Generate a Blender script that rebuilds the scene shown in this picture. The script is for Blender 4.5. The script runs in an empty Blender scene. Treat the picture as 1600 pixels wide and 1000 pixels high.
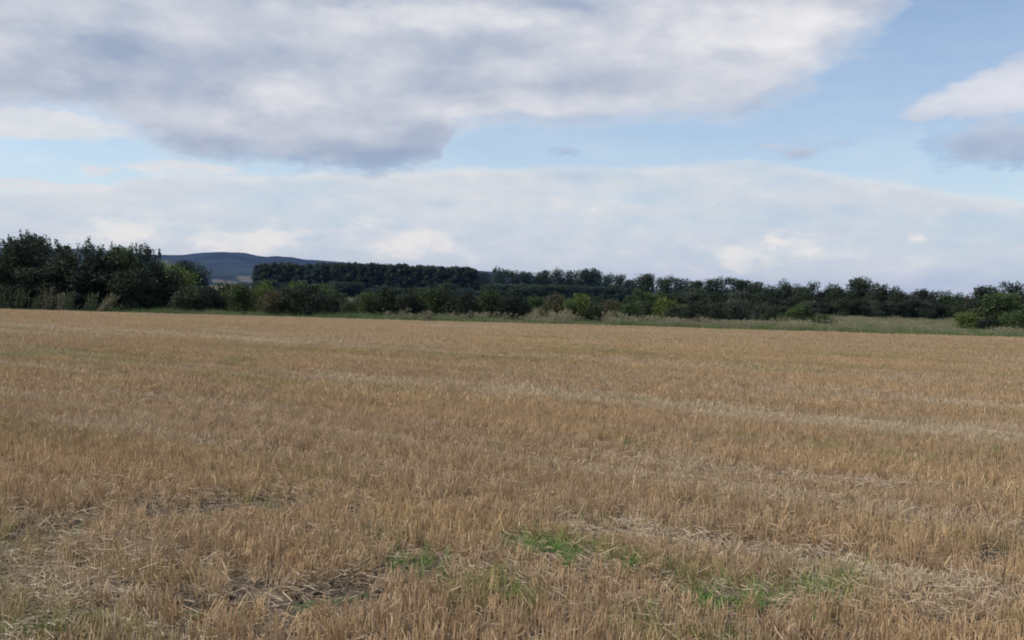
import bpy, math, random
import numpy as np
from mathutils import Matrix, Vector

S = bpy.context.scene
COL = S.collection
D = bpy.data
rng = np.random.default_rng(7)
random.seed(7)

# ------------------------------------------------------------------ camera
EYE, FPX, PITCH, ROLL = 1.65, 1500.0, math.radians(1.32), math.radians(1.32)
_F = np.array([0, math.cos(PITCH), -math.sin(PITCH)])
_R0 = np.array([1.0, 0, 0]); _U0 = np.array([0, math.sin(PITCH), math.cos(PITCH)])
_R = _R0 * math.cos(ROLL) + _U0 * math.sin(ROLL)
_U = _U0 * math.cos(ROLL) - _R0 * math.sin(ROLL)
cam_data = D.cameras.new('camera'); cam = D.objects.new('camera', cam_data); COL.objects.link(cam)
cam_data.sensor_width = 36.0; cam_data.lens = 36.0 * FPX / 1600.0
cam_data.clip_start = 0.05; cam_data.clip_end = 30000
cam.matrix_world = Matrix(((_R[0], _U[0], -_F[0], 0), (_R[1], _U[1], -_F[1], 0), (_R[2], _U[2], -_F[2], EYE), (0, 0, 0, 1)))
S.camera = cam


def ray(px, py):                       # direction through a point of the 1600x1000 photograph, scaled to depth 1
    d = _F + (px - 800) / FPX * _R + (500 - py) / FPX * _U
    return d / d[1]


def azel(px, py):
    d = ray(px, py)
    return math.atan2(d[0], d[1]), math.atan2(d[2], math.hypot(d[0], d[1]))


def ground(px, py):
    d = ray(px, py)
    return (d[0] * -EYE / d[2], -EYE / d[2])


def project(x, y):                     # ground points (arrays) to photo pixels
    vx, vy, vz = x, y, -EYE * np.ones_like(x)
    f = vy * _F[1] + vz * _F[2]
    f = np.where(f < 0.1, 0.1, f)
    return 800 + FPX * (vx * _R[0] + vy * _R[1] + vz * _R[2]) / f, 500 - FPX * (vx * _U[0] + vy * _U[1] + vz * _U[2]) / f


# ------------------------------------------------------------------ render look
S.render.engine = 'CYCLES'
S.view_settings.view_transform = 'Standard'
S.view_settings.look = 'None'
S.view_settings.gamma = 1.0
S.view_settings.use_curve_mapping = False
S.view_settings.exposure = 0.0
S.cycles.max_bounces = 5
S.cycles.diffuse_bounces = 3
S.cycles.transparent_max_bounces = 6
S.cycles.volume_bounces = 0
S.cycles.use_denoising = True
S.cycles.filter_width = 1.9

# ------------------------------------------------------------------ sun
SUN_EL, SUN_AZ = math.radians(50), math.radians(-95)     # azimuth from +Y towards +X
sun_d = D.lights.new('sun', 'SUN'); sun = D.objects.new('sun', sun_d); COL.objects.link(sun)
sun_d.energy = 3.5; sun_d.angle = math.radians(12); sun_d.color = (1.0, 0.95, 0.88)
sv = Vector((math.sin(SUN_AZ) * math.cos(SUN_EL), math.cos(SUN_AZ) * math.cos(SUN_EL), math.sin(SUN_EL)))
sun.rotation_euler = sv.to_track_quat('Z', 'Y').to_euler()

# ------------------------------------------------------------------ node maths helper


class X:
    nt = None

    def __init__(s, sock): s.s = sock

    @staticmethod
    def m(op, *a, clamp=False):
        n = X.nt.nodes.new('ShaderNodeMath'); n.operation = op; n.use_clamp = clamp
        for i, v in enumerate(a):
            if isinstance(v, X): X.nt.links.new(v.s, n.inputs[i])
            else: n.inputs[i].default_value = v
        return X(n.outputs[0])

    def __add__(s, o): return X.m('ADD', s, o)
    __radd__ = __add__
    def __sub__(s, o): return X.m('SUBTRACT', s, o)
    def __rsub__(s, o): return X.m('SUBTRACT', o, s)
    def __mul__(s, o): return X.m('MULTIPLY', s, o)
    __rmul__ = __mul__
    def __truediv__(s, o): return X.m('DIVIDE', s, o)


def xs(v, lo, hi, a=0.0, b=1.0):       # smoothstep
    n = X.nt.nodes.new('ShaderNodeMapRange'); n.interpolation_type = 'SMOOTHSTEP'
    X.nt.links.new(v.s, n.inputs[0])
    for i, q in enumerate((lo, hi, a, b)): n.inputs[i + 1].default_value = q
    return X(n.outputs[0])


def xnoise(vec, scale, detail=4, rough=0.55, color=False, dist=0.0):
    n = X.nt.nodes.new('ShaderNodeTexNoise'); X.nt.links.new(vec, n.inputs['Vector'])
    n.inputs['Scale'].default_value = scale; n.inputs['Detail'].default_value = detail
    n.inputs['Roughness'].default_value = rough; n.inputs['Distortion'].default_value = dist
    return n.outputs['Color'] if color else X(n.outputs[0])


def xcomb(a, b, c):
    n = X.nt.nodes.new('ShaderNodeCombineXYZ')
    for i, v in enumerate((a, b, c)):
        if isinstance(v, X): X.nt.links.new(v.s, n.inputs[i])
        else: n.inputs[i].default_value = v
    return n.outputs[0]


def xcurve(v, lo, hi, pts, vlo, vhi):  # piecewise curve through (x, y) points
    t = (v - lo) / (hi - lo)
    n = X.nt.nodes.new('ShaderNodeFloatCurve'); X.nt.links.new(t.s, n.inputs['Value'])
    c = n.mapping.curves[0]
    q = [((a - lo) / (hi - lo), (b - vlo) / (vhi - vlo)) for a, b in pts]
    while len(c.points) < len(q): c.points.new(0.5, 0.5)
    for p, (a, b) in zip(c.points, q):
        p.location = (a, b); p.handle_type = 'AUTO_CLAMPED'
    n.mapping.update()
    return X(n.outputs[0]) * (vhi - vlo) + vlo


def xmix(f, a, b):
    n = X.nt.nodes.new('ShaderNodeMix'); n.data_type = 'RGBA'
    if isinstance(f, X): X.nt.links.new(f.s, n.inputs[0])
    else: n.inputs[0].default_value = f
    for i, v in ((6, a), (7, b)):
        if isinstance(v, (tuple, list)): n.inputs[i].default_value = (*v, 1)
        else: X.nt.links.new(v, n.inputs[i])
    return n.outputs[2]


def sepxyz(v):
    n = X.nt.nodes.new('ShaderNodeSeparateXYZ'); X.nt.links.new(v, n.inputs[0])
    return [X(o) for o in n.outputs]


def srgb(r, g, b):
    f = lambda c: ((c / 255 + 0.055) / 1.055) ** 2.4 if c > 10 else c / 255 / 12.92
    return (f(r), f(g), f(b))


# ------------------------------------------------------------------ sky with its clouds
world = D.worlds.new('World'); S.world = world; world.use_nodes = True
X.nt = nt = world.node_tree; nt.nodes.clear()
sky = nt.nodes.new('ShaderNodeTexSky'); sky.sky_type = 'NISHITA'; sky.sun_disc = False
sky.sun_elevation = SUN_EL; sky.sun_rotation = SUN_AZ; sky.dust_density = 0.6; sky.ozone_density = 1.6
tc = nt.nodes.new('ShaderNodeTexCoord').outputs['Generated']
dx, dy, dz = sepxyz(tc)
AZ = X.m('ARCTAN2', dx, dy)
HOR = X.m('SQRT', dx * dx + dy * dy)
EL = X.m('ARCTAN2', dz, HOR)
# clouds are seen flatter towards the horizon: stretch the vertical coordinate
CV = xcomb(dx, dy, dz * 2.2)
w1 = xnoise(CV, 7.0, 7, 0.58, color=True); a1, b1, c1 = sepxyz(w1)
w2 = xnoise(CV, 22.0, 6, 0.62, color=True); a2, b2, c2 = sepxyz(w2)
WA = AZ + (a1 - 0.5) * 0.06 + (a2 - 0.5) * 0.026
WE = EL + (b1 - 0.5) * 0.024 + (b2 - 0.5) * 0.020


def edge(pts, A=None, lo=-0.75, hi=0.75):
    q = sorted(azel(*p) for p in pts)
    q = [(lo, q[0][1])] + q + [(hi, q[-1][1])]
    return xcurve(A or WA, lo, hi, q, -0.05, 0.55)


def blob(px, py, wx, wy, A=None, E=None, tilt=0.0):    # soft elliptical mass around a direction
    a, e = azel(px, py)
    u = (A or WA) - a; v = (E or WE) - e
    if tilt: v = v - u * tilt
    u = u * (FPX / wx); v = v * (FPX / wy)
    return X.m('EXPONENT', (u * u + v * v) * -1.0)


def total(*t):
    r = t[0]
    for q in t[1:]: r = r + q
    return r


r0 = xnoise(CV, 45.0, 5, 0.6)
M_EDGE = [(-60, 190), (60, 185), (130, 180), (180, 205), (230, 232), (300, 258), (400, 268), (520, 276), (600, 278), (690, 262), (705, 235),
          (725, 212), (800, 205), (900, 200), (1000, 190), (1150, 192), (1230, 160), (1290, 115), (1370, 60), (1440, -30), (1520, -180)]
m_main = xs((WE - edge(M_EDGE)) * xs(AZ, 0.12, 0.40, 1.0, 0.5) + (r0 - 0.5) * 0.022, -0.014, 0.026)
m_main = X.m('MAXIMUM', m_main, 0.0)
B_EDGE = [(-60, 286), (80, 286), (150, 290), (240, 262), (420, 268), (560, 262), (700, 262), (800, 258), (1000, 254), (1080, 252), (1150, 243), (1220, 250), (1300, 268), (1420, 282), (1600, 305), (1700, 318)]
WA3 = AZ + (a1 - 0.5) * 0.06
WE3 = EL + (b1 - 0.5) * 0.012 + (b2 - 0.5) * 0.012
e_bank = edge(B_EDGE, WA3) - WE3
m_bank = xs(e_bank, -0.003, 0.010)
# streaks and holes in the low bank
st = xnoise(xcomb(dx * 1.2, dy * 1.2, dz * 9.0), 5.0, 6, 0.55)
bank_op = X.m('MULTIPLY', m_bank, 0.80 + xs(st, 0.36, 0.56, 0.0, 0.18), clamp=True)
# thin bright streaks in the clear strip at the left and a bright shelf below the main cloud
m_st = xs(total(blob(60, 195, 170, 30), blob(90, 288, 150, 9), blob(150, 268, 40, 9) * 0.8, blob(300, 262, 110, 12)) + (st - 0.5) * 1.0, 0.35, 0.75)
m_far = xs(total(blob(1540, 152, 110, 26) * 1.3, blob(1630, 120, 70, 44), blob(1560, 228, 110, 30) * 1.3, blob(1430, 180, 50, 12) * 0.55, blob(1240, 235, 60, 22) * 0.35, blob(1330, 215, 60, 22) * 0.35,
                 blob(1262, 240, 28, 14) * 0.8, blob(870, 238, 34, 10) * 0.8, blob(1205, 222, 34, 8) * 0.65, blob(1500, 8, 50, 10) * 0.5) + (b2 - 0.5) * 1.2 + (c1 - 0.5) * 0.6 + (r0 - 0.5) * 0.7, 0.30, 1.05)
# generic cloud field everywhere the photograph does not reach
pz = X.m('MAXIMUM', dz, 0.0) + 0.12
PV = xcomb(dx / pz, dy / pz, 0.0)
g1 = xnoise(PV, 0.9, 7, 0.55)
m_gen = xs(g1, 0.44, 0.58)
wout = X.m('MAXIMUM', xs(X.m('ABSOLUTE', AZ), 0.56, 0.80), xs(EL, 0.33, 0.50))
cover = X.m('MAXIMUM', X.m('MAXIMUM', m_main, bank_op), X.m('MAXIMUM', m_far * 0.88, m_st * 0.9))
veil = xs(EL, 0.34, 0.08, 0.08, 0.26) + (st - 0.5) * 0.2
cover = X.m('MAXIMUM', cover, veil)
cover = cover * (1.0 - wout) + X.m('MAXIMUM', m_gen, bank_op * xs(EL, 0.12, 0.04)) * wout

# relief of the clouds: directional light painted in as brighter crowns, greyer bases
r1 = xnoise(CV, 6.0, 8, 0.52)
CV2 = xcomb(dx - 0.018, dy, dz * 2.2 + 0.045)
r2 = xnoise(CV2, 6.0, 8, 0.52)
r4 = xnoise(CV, 17.0, 6, 0.55); r5 = xnoise(CV2, 17.0, 6, 0.55)
relief = (r1 - r2) * 1.35 + (r4 - r5) * 0.45
r3 = xnoise(xcomb(dx, dy, dz * 4.5), 3.2, 5, 0.5)
pn = (r4 - 0.5) * 1.1 + (r0 - 0.5) * 0.5
puff = total(blob(700, 25, 190, 30), blob(1150, 50, 150, 28), blob(1285, 115, 26, 20), blob(440, 150, 95, 34) * 0.75,
             blob(832, 160, 60, 32), blob(705, 185, 60, 18) * 0.8, blob(110, 122, 46, 16) * 0.7, blob(60, 30, 130, 50) * 0.4, blob(290, 50, 60, 14) * 0.4,
             blob(1260, 30, 160, 50) * 0.45, blob(520, 20, 60, 16) * 0.4, blob(340, 180, 40, 30) * 0.3)
lum = total(X.m('MULTIPLY', r3, 0.62), -0.03, relief, xs(puff + pn, 0.15, 1.15, 0.0, 0.34), blob(60, 190, 160, 26) * 0.45, blob(1150, 110, 260, 70) * 0.12,
            blob(470, 262, 270, 34) * -0.22, blob(560, 225, 330, 80) * -0.13, blob(80, 75, 160, 30) * -0.06, blob(900, 10, 60, 14) * -0.3,
            blob(230, 140, 120, 70) * -0.14, blob(660, 110, 320, 34) * -0.12, blob(860, 195, 120, 14) * -0.15)
lum = lum - 0.02
c_main = xmix(X.m('MULTIPLY', lum + 0.12, 1.0, clamp=True), srgb(160, 174, 197), srgb(243, 241, 241))
pb = total(blob(650, 378, 70, 26), blob(410, 372, 60, 26), blob(205, 352, 50, 22), blob(1200, 392, 130, 18), blob(1170, 410, 40, 20) * 0.7, blob(1440, 373, 14, 9), blob(140, 372, 60, 16) * 0.6, blob(330, 372, 50, 16) * 0.6, blob(560, 345, 60, 14) * 0.5)
r6 = xnoise(CV, 30.0, 6, 0.62); r7 = xnoise(CV2, 30.0, 6, 0.62)
lum_b = total(X.m('MULTIPLY', r3, 0.45), 0.10, relief * 0.45, xs(e_bank, 0.016, 0.0, 0.0, 0.28), (st - 0.5) * 0.55, pb * 0.20,
              xs(pb + (r6 - 0.5) * 2.2 + (r4 - 0.5) * 1.2, 0.20, 1.15, 0.0, 0.48), (r6 - r7) * 0.5,
              blob(860, 272, 60, 10) * -0.22, blob(690, 316, 26, 5) * -0.35, blob(500, 300, 140, 14) * -0.12, blob(1500, 400, 260, 50) * -0.12, blob(500, 390, 60, 20) * -0.12)
c_bank = xmix(X.m('MULTIPLY', lum_b, 1.0, clamp=True), srgb(194, 208, 222), srgb(248, 242, 235))
lum_f = total(0.42, relief * 0.8, blob(1520, 145, 140, 26) * 0.35, blob(1560, 235, 150, 34) * -0.45, blob(1262, 242, 30, 16) * -0.3, blob(880, 240, 20, 10) * -0.3)
c_far = xmix(X.m('MULTIPLY', lum_f + 0.05, 1.0, clamp=True), srgb(166, 180, 203), srgb(240, 238, 240))
c = xmix(xs(m_main, 0.2, 0.8), c_bank, c_main)
wf = X.m('MULTIPLY', X.m('MULTIPLY', xs(m_far, 0.02, 0.35), 1.0 - m_main), 1.0 - xs(m_bank, 0.2, 0.8))
c = xmix(wf, c, c_far)
lum_g = r3 * 0.6 + relief + 0.1
c_gen = xmix(xs(lum_g, 0.0, 0.95), srgb(168, 178, 196), srgb(240, 239, 240))
c = xmix(wout, c, c_gen)
sc = nt.nodes.new('ShaderNodeVectorMath'); sc.operation = 'MULTIPLY'
nt.links.new(sky.outputs[0], sc.inputs[0])
SKY_STR = 0.15
sc.inputs[1].default_value = (1.0, 1.0, 1.0)
bg_sky = nt.nodes.new('ShaderNodeBackground'); bg_sky.inputs[1].default_value = SKY_STR
nt.links.new(sc.outputs[0], bg_sky.inputs[0])
bg_c = nt.nodes.new('ShaderNodeBackground'); bg_c.inputs[1].default_value = 1.0
nt.links.new(c, bg_c.inputs[0])
mx = nt.nodes.new('ShaderNodeMixShader'); nt.links.new(cover.s, mx.inputs[0])
nt.links.new(bg_sky.outputs[0], mx.inputs[1]); nt.links.new(bg_c.outputs[0], mx.inputs[2])
wo = nt.nodes.new('ShaderNodeOutputWorld'); nt.links.new(mx.outputs[0], wo.inputs[0])
world.cycles.sampling_method = 'MANUAL'; world.cycles.sample_map_resolution = 512

# ------------------------------------------------------------------ generic helpers


def mesh_obj(name, V, F, mat=None, parent=None, attrs=None, smooth=False, link=True, fattrs=None):
    me = D.meshes.new(name)
    V = np.asarray(V, dtype=np.float32)
    if isinstance(F, np.ndarray):
        n, k = F.shape
        me.vertices.add(len(V)); me.vertices.foreach_set('co', V.ravel())
        me.loops.add(n * k); me.loops.foreach_set('vertex_index', F.astype(np.int32).ravel())
        me.polygons.add(n); me.polygons.foreach_set('loop_start', np.arange(0, n * k, k, dtype=np.int32))
    else:
        me.from_pydata(V.tolist(), [], F)
    me.update(calc_edges=True)
    for dom, dct in (('POINT', attrs), ('FACE', fattrs)):
        for k_, v in (dct or {}).items():
            a = me.attributes.new(k_, 'FLOAT', dom); a.data.foreach_set('value', np.asarray(v, dtype=np.float32))
    if smooth: me.polygons.foreach_set('use_smooth', np.ones(len(me.polygons), dtype=bool))
    if mat: me.materials.append(mat)
    o = D.objects.new(name, me)
    if link: COL.objects.link(o)
    if parent: o.parent = parent
    return o


def hash2(ix, iy, seed):
    h = (ix.astype(np.int64) * 374761393 + iy.astype(np.int64) * 668265263 + seed * 1442695041) & 0x7fffffff
    h = ((h ^ (h >> 13)) * 1274126177) & 0x7fffffff
    return ((h ^ (h >> 16)) & 0xffff) / 65535.0


def vnoise(x, y, seed=0):
    x = np.asarray(x, float); y = np.asarray(y, float)
    ix, iy = np.floor(x), np.floor(y); fx, fy = x - ix, y - iy
    fx = fx * fx * (3 - 2 * fx); fy = fy * fy * (3 - 2 * fy)
    a, b, c_, d = hash2(ix, iy, seed), hash2(ix + 1, iy, seed), hash2(ix, iy + 1, seed), hash2(ix + 1, iy + 1, seed)
    return (a * (1 - fx) + b * fx) * (1 - fy) + (c_ * (1 - fx) + d * fx) * fy


def fbm(x, y, seed=0, o=4):
    t, w, s = 0, 0.5, 0
    for i in range(o):
        t = t + w * vnoise(x * 2 ** i, y * 2 ** i, seed + i * 17); s += w; w *= 0.55
    return t / s


def material(name, rough=0.8):
    m = D.materials.new(name); m.use_nodes = True
    X.nt = m.node_tree
    b = m.node_tree.nodes['Principled BSDF']; b.inputs['Roughness'].default_value = rough
    b.inputs['Specular IOR Level'].default_value = 0.25
    return m, b


def attr(name, inst=False):
    n = X.nt.nodes.new('ShaderNodeAttribute'); n.attribute_name = name
    n.attribute_type = 'INSTANCER' if inst else 'GEOMETRY'
    return X(n.outputs['Fac'])


def geo_pos():
    return X.nt.nodes.new('ShaderNodeNewGeometry').outputs['Position']


def lk(a, b): X.nt.links.new(a.s if isinstance(a, X) else a, b)


# ------------------------------------------------------------------ field geometry in plan
E0, E1 = np.array(ground(0, 485)), np.array(ground(1600, 530))
ED = (E1 - E0) / np.linalg.norm(E1 - E0)            # along the far margin
EN = np.array([-ED[1], ED[0]])                       # away from the camera


def beyond(x, y):                                    # metres past the field's far edge, negative inside the field
    s = (x - E0[0]) * EN[0] + (y - E0[1]) * EN[1]
    t = (x - E0[0]) * ED[0] + (y - E0[1]) * ED[1]
    return s + 0.5 * (fbm(t / 5.0, t * 0 + 3, 5, 3) - 0.5)


RA = math.radians(-56)                               # direction of the drilled rows
RD = np.array([math.sin(RA), math.cos(RA)]); RN = np.array([RD[1], -RD[0]])


def rowcoords(x, y):
    return x * RD[0] + y * RD[1], x * RN[0] + y * RN[1]


def pix_mask(x, y, blobs, wob=0.5, seed=60):
    px, py = project(x, y)
    r = np.zeros_like(px)
    for bx, by, wx, wy, s, tilt in blobs:
        u = (px - bx); v = (py - by) - u * tilt
        r = np.maximum(r, s * np.exp(-((u / wx) ** 2 + (v / wy) ** 2)))
    return r


SOIL = [(125, 802, 30, 12, 1.0, 0), (5, 832, 28, 16, 1.0, 0), (60, 815, 90, 7, .6, -.1), (300, 792, 60, 8, .8, -.05), (350, 788, 40, 9, 1, 0), (430, 782, 36, 9, .9, 0), (470, 925, 60, 12, .9, -.1), (560, 905, 70, 12, .8, -.15),
        (665, 893, 60, 13, 1, -.05), (290, 945, 34, 9, 1, 0), (345, 948, 28, 10, 1, 0), (260, 985, 40, 12, .8, 0), (80, 975, 50, 16, .55, 0), (15, 852, 30, 8, .7, 0), (1140, 838, 60, 7, .8, .08), (1200, 850, 50, 8, .8, .1), (1280, 862, 46, 7, .7, .05), (1550, 880, 40, 10, .75, 0), (1330, 770, 40, 6, .3, 0),
        (1060, 835, 60, 6, .5, .05), (930, 830, 50, 7, .4, 0), (740, 890, 60, 10, .5, 0), (160, 960, 50, 9, .5, 0), (250, 735, 30, 5, .3, 0), (560, 640, 30, 4, .3, 0), (1110, 694, 14, 3, .8, 0), (1030, 925, 20, 10, .5, 0)]
GREEN = [(890, 866, 62, 13, 1.1, .18), (945, 880, 26, 9, 1.0, 0), (835, 853, 24, 8, .7, 0), (765, 930, 40, 16, .85, 0), (800, 945, 24, 16, .8, 0), (715, 940, 40, 20, .5, 0), (1125, 935, 44, 17, .95, .1), (1060, 905, 60, 16, .5, .1), (1200, 930, 60, 16, .6, 0), (1300, 915, 60, 20, .55, 0),
         (1310, 970, 40, 12, .7, 0), (1010, 960, 60, 24, .45, 0), (1180, 692, 26, 6, .75, .1), (1290, 705, 46, 8, .8, .06), (1385, 720, 40, 6, .95, .1), (1440, 722, 50, 8, .7, 0), (1540, 705, 60, 7, .6, 0), (1390, 683, 50, 6, .6, .05), (1480, 750, 120, 8, .5, .08), (1000, 690, 120, 8, .4, .1),
         (180, 562, 160, 6, .4, .05), (380, 567, 40, 3, .65, 0), (430, 605, 120, 8, .4, .08), (600, 620, 160, 8, .4, .08), (640, 870, 70, 20, .4, 0), (580, 850, 70, 18, .4, 0), (880, 640, 120, 6, .2, .1), (60, 555, 80, 4, .5, 0), (480, 745, 50, 12, .3, 0), (950, 530, 200, 3, .25, .03), (1250, 580, 140, 4, .3, .08), (700, 560, 160, 5, .3, .04), (20, 990, 60, 14, .5, 0), (1560, 770, 90, 8, .4, .1), (1100, 990, 80, 20, .45, 0)]
FLAT = [(130, 900, 190, 75, 1.0, 0), (420, 960, 170, 50, .7, 0), (330, 790, 220, 16, .8, -.08), (1180, 925, 200, 28, .8, .1), (1450, 960, 160, 34, .7, .1), (880, 905, 160, 26, .7, 0), (640, 895, 150, 22, .8, -.1), (1050, 840, 170, 14, .7, .05),
        (1330, 762, 300, 7, .7, .07), (900, 690, 260, 6, .6, .11), (150, 620, 260, 26, .6, .1), (1100, 575, 330, 5, .7, .08), (300, 700, 300, 14, .4, .1), (200, 760, 160, 14, .5, 0)]


def warp(x, y):
    k = 0.05 + 0.012 * y
    return x + k * 4 * (fbm(x / k / 9, y / k / 9, 71, 3) - 0.5), y + k * 4 * (fbm(x / k / 9, y / k / 9, 72, 3) - 0.5)


def fields(x, y):
    wx, wy = warp(x, y)
    sw = swath(x, y); a_, r_ = rowcoords(x, y)
    g2 = 0.62 * np.clip(3.2 * (fbm(a_ / 5, r_ / 0.7, 64, 3) - 0.57), 0, 1) * (y > 5)
    return pix_mask(wx, wy, [(a, b + 5, c_, d * 1.75, e * 1.15, f) for a, b, c_, d, e, f in SOIL]), pix_mask(wx, wy, [(a, b + 4, c_ * (1.4 if b > 840 else 1.0), d * (1.75 if b > 840 else 1.3), e * (1.25 if b > 840 else 0.85), f) for a, b, c_, d, e, f in GREEN]) + 0 * g2, np.maximum(pix_mask(wx, wy, FLAT), 0.75 * sw)


def swath(x, y):                                     # pale flattened wheel and combine lines running with the rows
    a, r = rowcoords(x, y)
    rr = r + 0.9 * (fbm(a / 12, r * 0 + 1, 16, 2) - 0.5)
    out = np.zeros_like(rr)
    for per, ph, wd, amp in ((1.9, 0.4, 0.15, 0.9), (4.3, 1.9, 0.30, 1.0)):
        q = np.abs((rr + ph) % per - per / 2)
        out = np.maximum(out, amp * np.exp(-(q / wd) ** 2))
    s = beyond(x, y); t = (x - E0[0]) * ED[0] + (y - E0[1]) * ED[1]
    q = np.abs((s + 0.8 * fbm(t / 15, t * 0, 18, 2)) % 3.6 - 1.8)
    w = np.clip((s + 22) / 8, 0, 1)
    out = out * (1 - w) + w * np.exp(-(q / 0.45) ** 2)
    return out * np.clip(2.6 * (fbm(a / 7, r / 2.0, 17, 3) - 0.36), 0, 1)


def tone(x, y):                                      # -1 greyish and worn ... +1 golden brown
    a, r = rowcoords(x, y)
    s = beyond(x, y)
    t = (x - E0[0]) * ED[0] + (y - E0[1]) * ED[1]
    near = 1.7 * (fbm(a / 9, r / 0.55, 11, 4) - 0.5) + 1.3 * (fbm(a / 16, r / 2.2, 12, 3) - 0.5) + 1.0 * (fbm(x / 1.6, y / 1.6, 13, 4) - 0.5)
    far = 1.6 * (fbm(t / 22, s / 1.5, 14, 4) - 0.5) + 1.4 * (fbm(t / 30, s / 4.5, 15, 3) - 0.5)
    w = np.clip((s + 22) / 8, 0, 1)
    wob = 1.4 * (fbm(a / 14, r / 6, 19, 2) - 0.5)
    lines = np.sin((r + wob) * 2 * np.pi / 1.55) * 0.8 + np.sin((r + wob) * 2 * np.pi / 0.62 + 1) * 0.35
    linef = np.sin((s + wob) * 2 * np.pi / 2.6)
    amp = np.clip(2.2 * (fbm(a / 10, r / 3, 20, 3) - 0.25), 0.1, 1)
    return 1.2 * (near * (1 - w) + far * w) + 0.12 - 0.65 * swath(x, y) + 0.42 * amp * (lines * (1 - w) + linef * w)


# ------------------------------------------------------------------ setting: ground, field, hills
def ground_material():
    m, b = material('meadow_ground', 0.95)
    P = geo_pos()
    n1 = xnoise(P, 0.004, 5); n2 = xnoise(P, 0.9, 6, 0.6); n3 = xnoise(P, 0.05, 5)
    v = X.nt.nodes.new('ShaderNodeTexVoronoi'); v.inputs['Scale'].default_value = 0.0035; lk(P, v.inputs['Vector'])
    k = sepxyz(v.outputs['Color'])[0]
    far = xmix(xs(k, 0.40, 0.45), (0.055, 0.085, 0.03), (0.24, 0.20, 0.11))
    near = xmix(xs(n3 + n2 * 0.4, 0.5, 0.9), (0.05, 0.07, 0.025), (0.13, 0.125, 0.065))
    px, py, pz_ = sepxyz(P)
    lk(xmix(xs(py, 250, 420), near, far), b.inputs['Base Color'])
    return m


R_ = 8900
g = mesh_obj('ground', [(-R_, -R_, -0.06), (R_, -R_, -0.06), (R_, R_, -0.06), (-R_, R_, -0.06)], [(0, 1, 2, 3)], ground_material())
g['kind'] = 'structure'


def soil_material():
    m, b = material('stubble_soil', 0.95)
    P = geo_pos()
    n1 = xnoise(P, 30, 6, 0.65); n2 = xnoise(P, 4, 5)
    c_ = xmix(xs(n1, 0.35, 0.65), (0.035, 0.026, 0.020), (0.095, 0.072, 0.050))
    mpn = X.nt.nodes.new('ShaderNodeMapping'); mpn.inputs['Rotation'].default_value = (0, 0, 0.6); mpn.inputs['Scale'].default_value = (60, 9, 60); lk(P, mpn.inputs['Vector'])
    chaff = xnoise(mpn.outputs[0], 3.0, 3, 0.6)
    c_ = xmix(xs(chaff + (n2 - 0.5) * 0.5, 0.50, 0.62) * (1.0 - attr('bare') * 0.8), c_, (0.27, 0.20, 0.13))
    px, py, pz_ = sepxyz(P)
    lk(c_, b.inputs['Base Color'])
    bm_ = X.nt.nodes.new('ShaderNodeBump'); bm_.inputs['Distance'].default_value = 0.02; bm_.inputs['Strength'].default_value = 0.8
    lk(n1, bm_.inputs['Height']); lk(bm_.outputs[0], b.inputs['Normal'])
    return m


def soil_z(x, y):
    a, r = rowcoords(x, y)
    return 0.028 * (fbm(x / 0.9, y / 0.9, 21, 4) - 0.5) + 0.03 * (fbm(x / 0.2, y / 0.2, 22, 3) - 0.5) + 0.05 * (fbm(x / 6, y / 6, 23, 2) - 0.5)


# the field sheet, finer close to the camera
us = np.linspace(-1, 1, 260); vs = np.concatenate([np.linspace(-14, 2.5, 30)[:-1], 2.5 + 74 * np.linspace(0, 1, 300) ** 2.0])
U, Vv = np.meshgrid(us, vs)
XX = U * (26 + 0.75 * np.abs(Vv)); YY = Vv
sb = beyond(XX.ravel(), YY.ravel()).reshape(XX.shape)
YY = np.where(sb > 0, YY - sb / EN[1], YY)           # clip the sheet at the margin
xf, yf = XX.ravel(), YY.ravel()
so, gr_, fl = fields(xf, yf)
zz = soil_z(xf, yf) - 0.07 * np.clip(so, 0, 1)
nu, nv = len(us), len(vs)
ii = np.arange(nv - 1)[:, None] * nu + np.arange(nu - 1)[None, :]
FQ = np.stack([ii, ii + 1, ii + nu + 1, ii + nu], -1).reshape(-1, 4)
area_ok = (yf[FQ[:, 3]] - yf[FQ[:, 0]]) > 1e-4
f_ = mesh_obj('stubble_field', np.stack([xf, yf, zz], 1), FQ[area_ok], soil_material(), attrs={'bare': np.clip(so, 0, 1)}, smooth=True)
f_['kind'] = 'structure'


def hill_material():
    m, b = material('wooded_hill', 1.0)
    P = geo_pos()
    n = xnoise(P, 0.009, 7, 0.75); n2 = xnoise(P, 0.0022, 4)
    wood = xmix(xs(n * 0.6 + n2 * 0.6, 0.48, 0.72), (0.002, 0.006, 0.010), (0.028, 0.046, 0.042))
    fieldc = xmix(xs(n2, 0.45, 0.55), (0.36, 0.30, 0.18), (0.12, 0.16, 0.06))
    lk(xmix(attr('farmed'), wood, fieldc), b.inputs['Base Color'])
    bm_ = X.nt.nodes.new('ShaderNodeBump'); bm_.inputs['Distance'].default_value = 12; lk(n, bm_.inputs['Height']); lk(bm_.outputs[0], b.inputs['Normal'])
    return m


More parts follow.
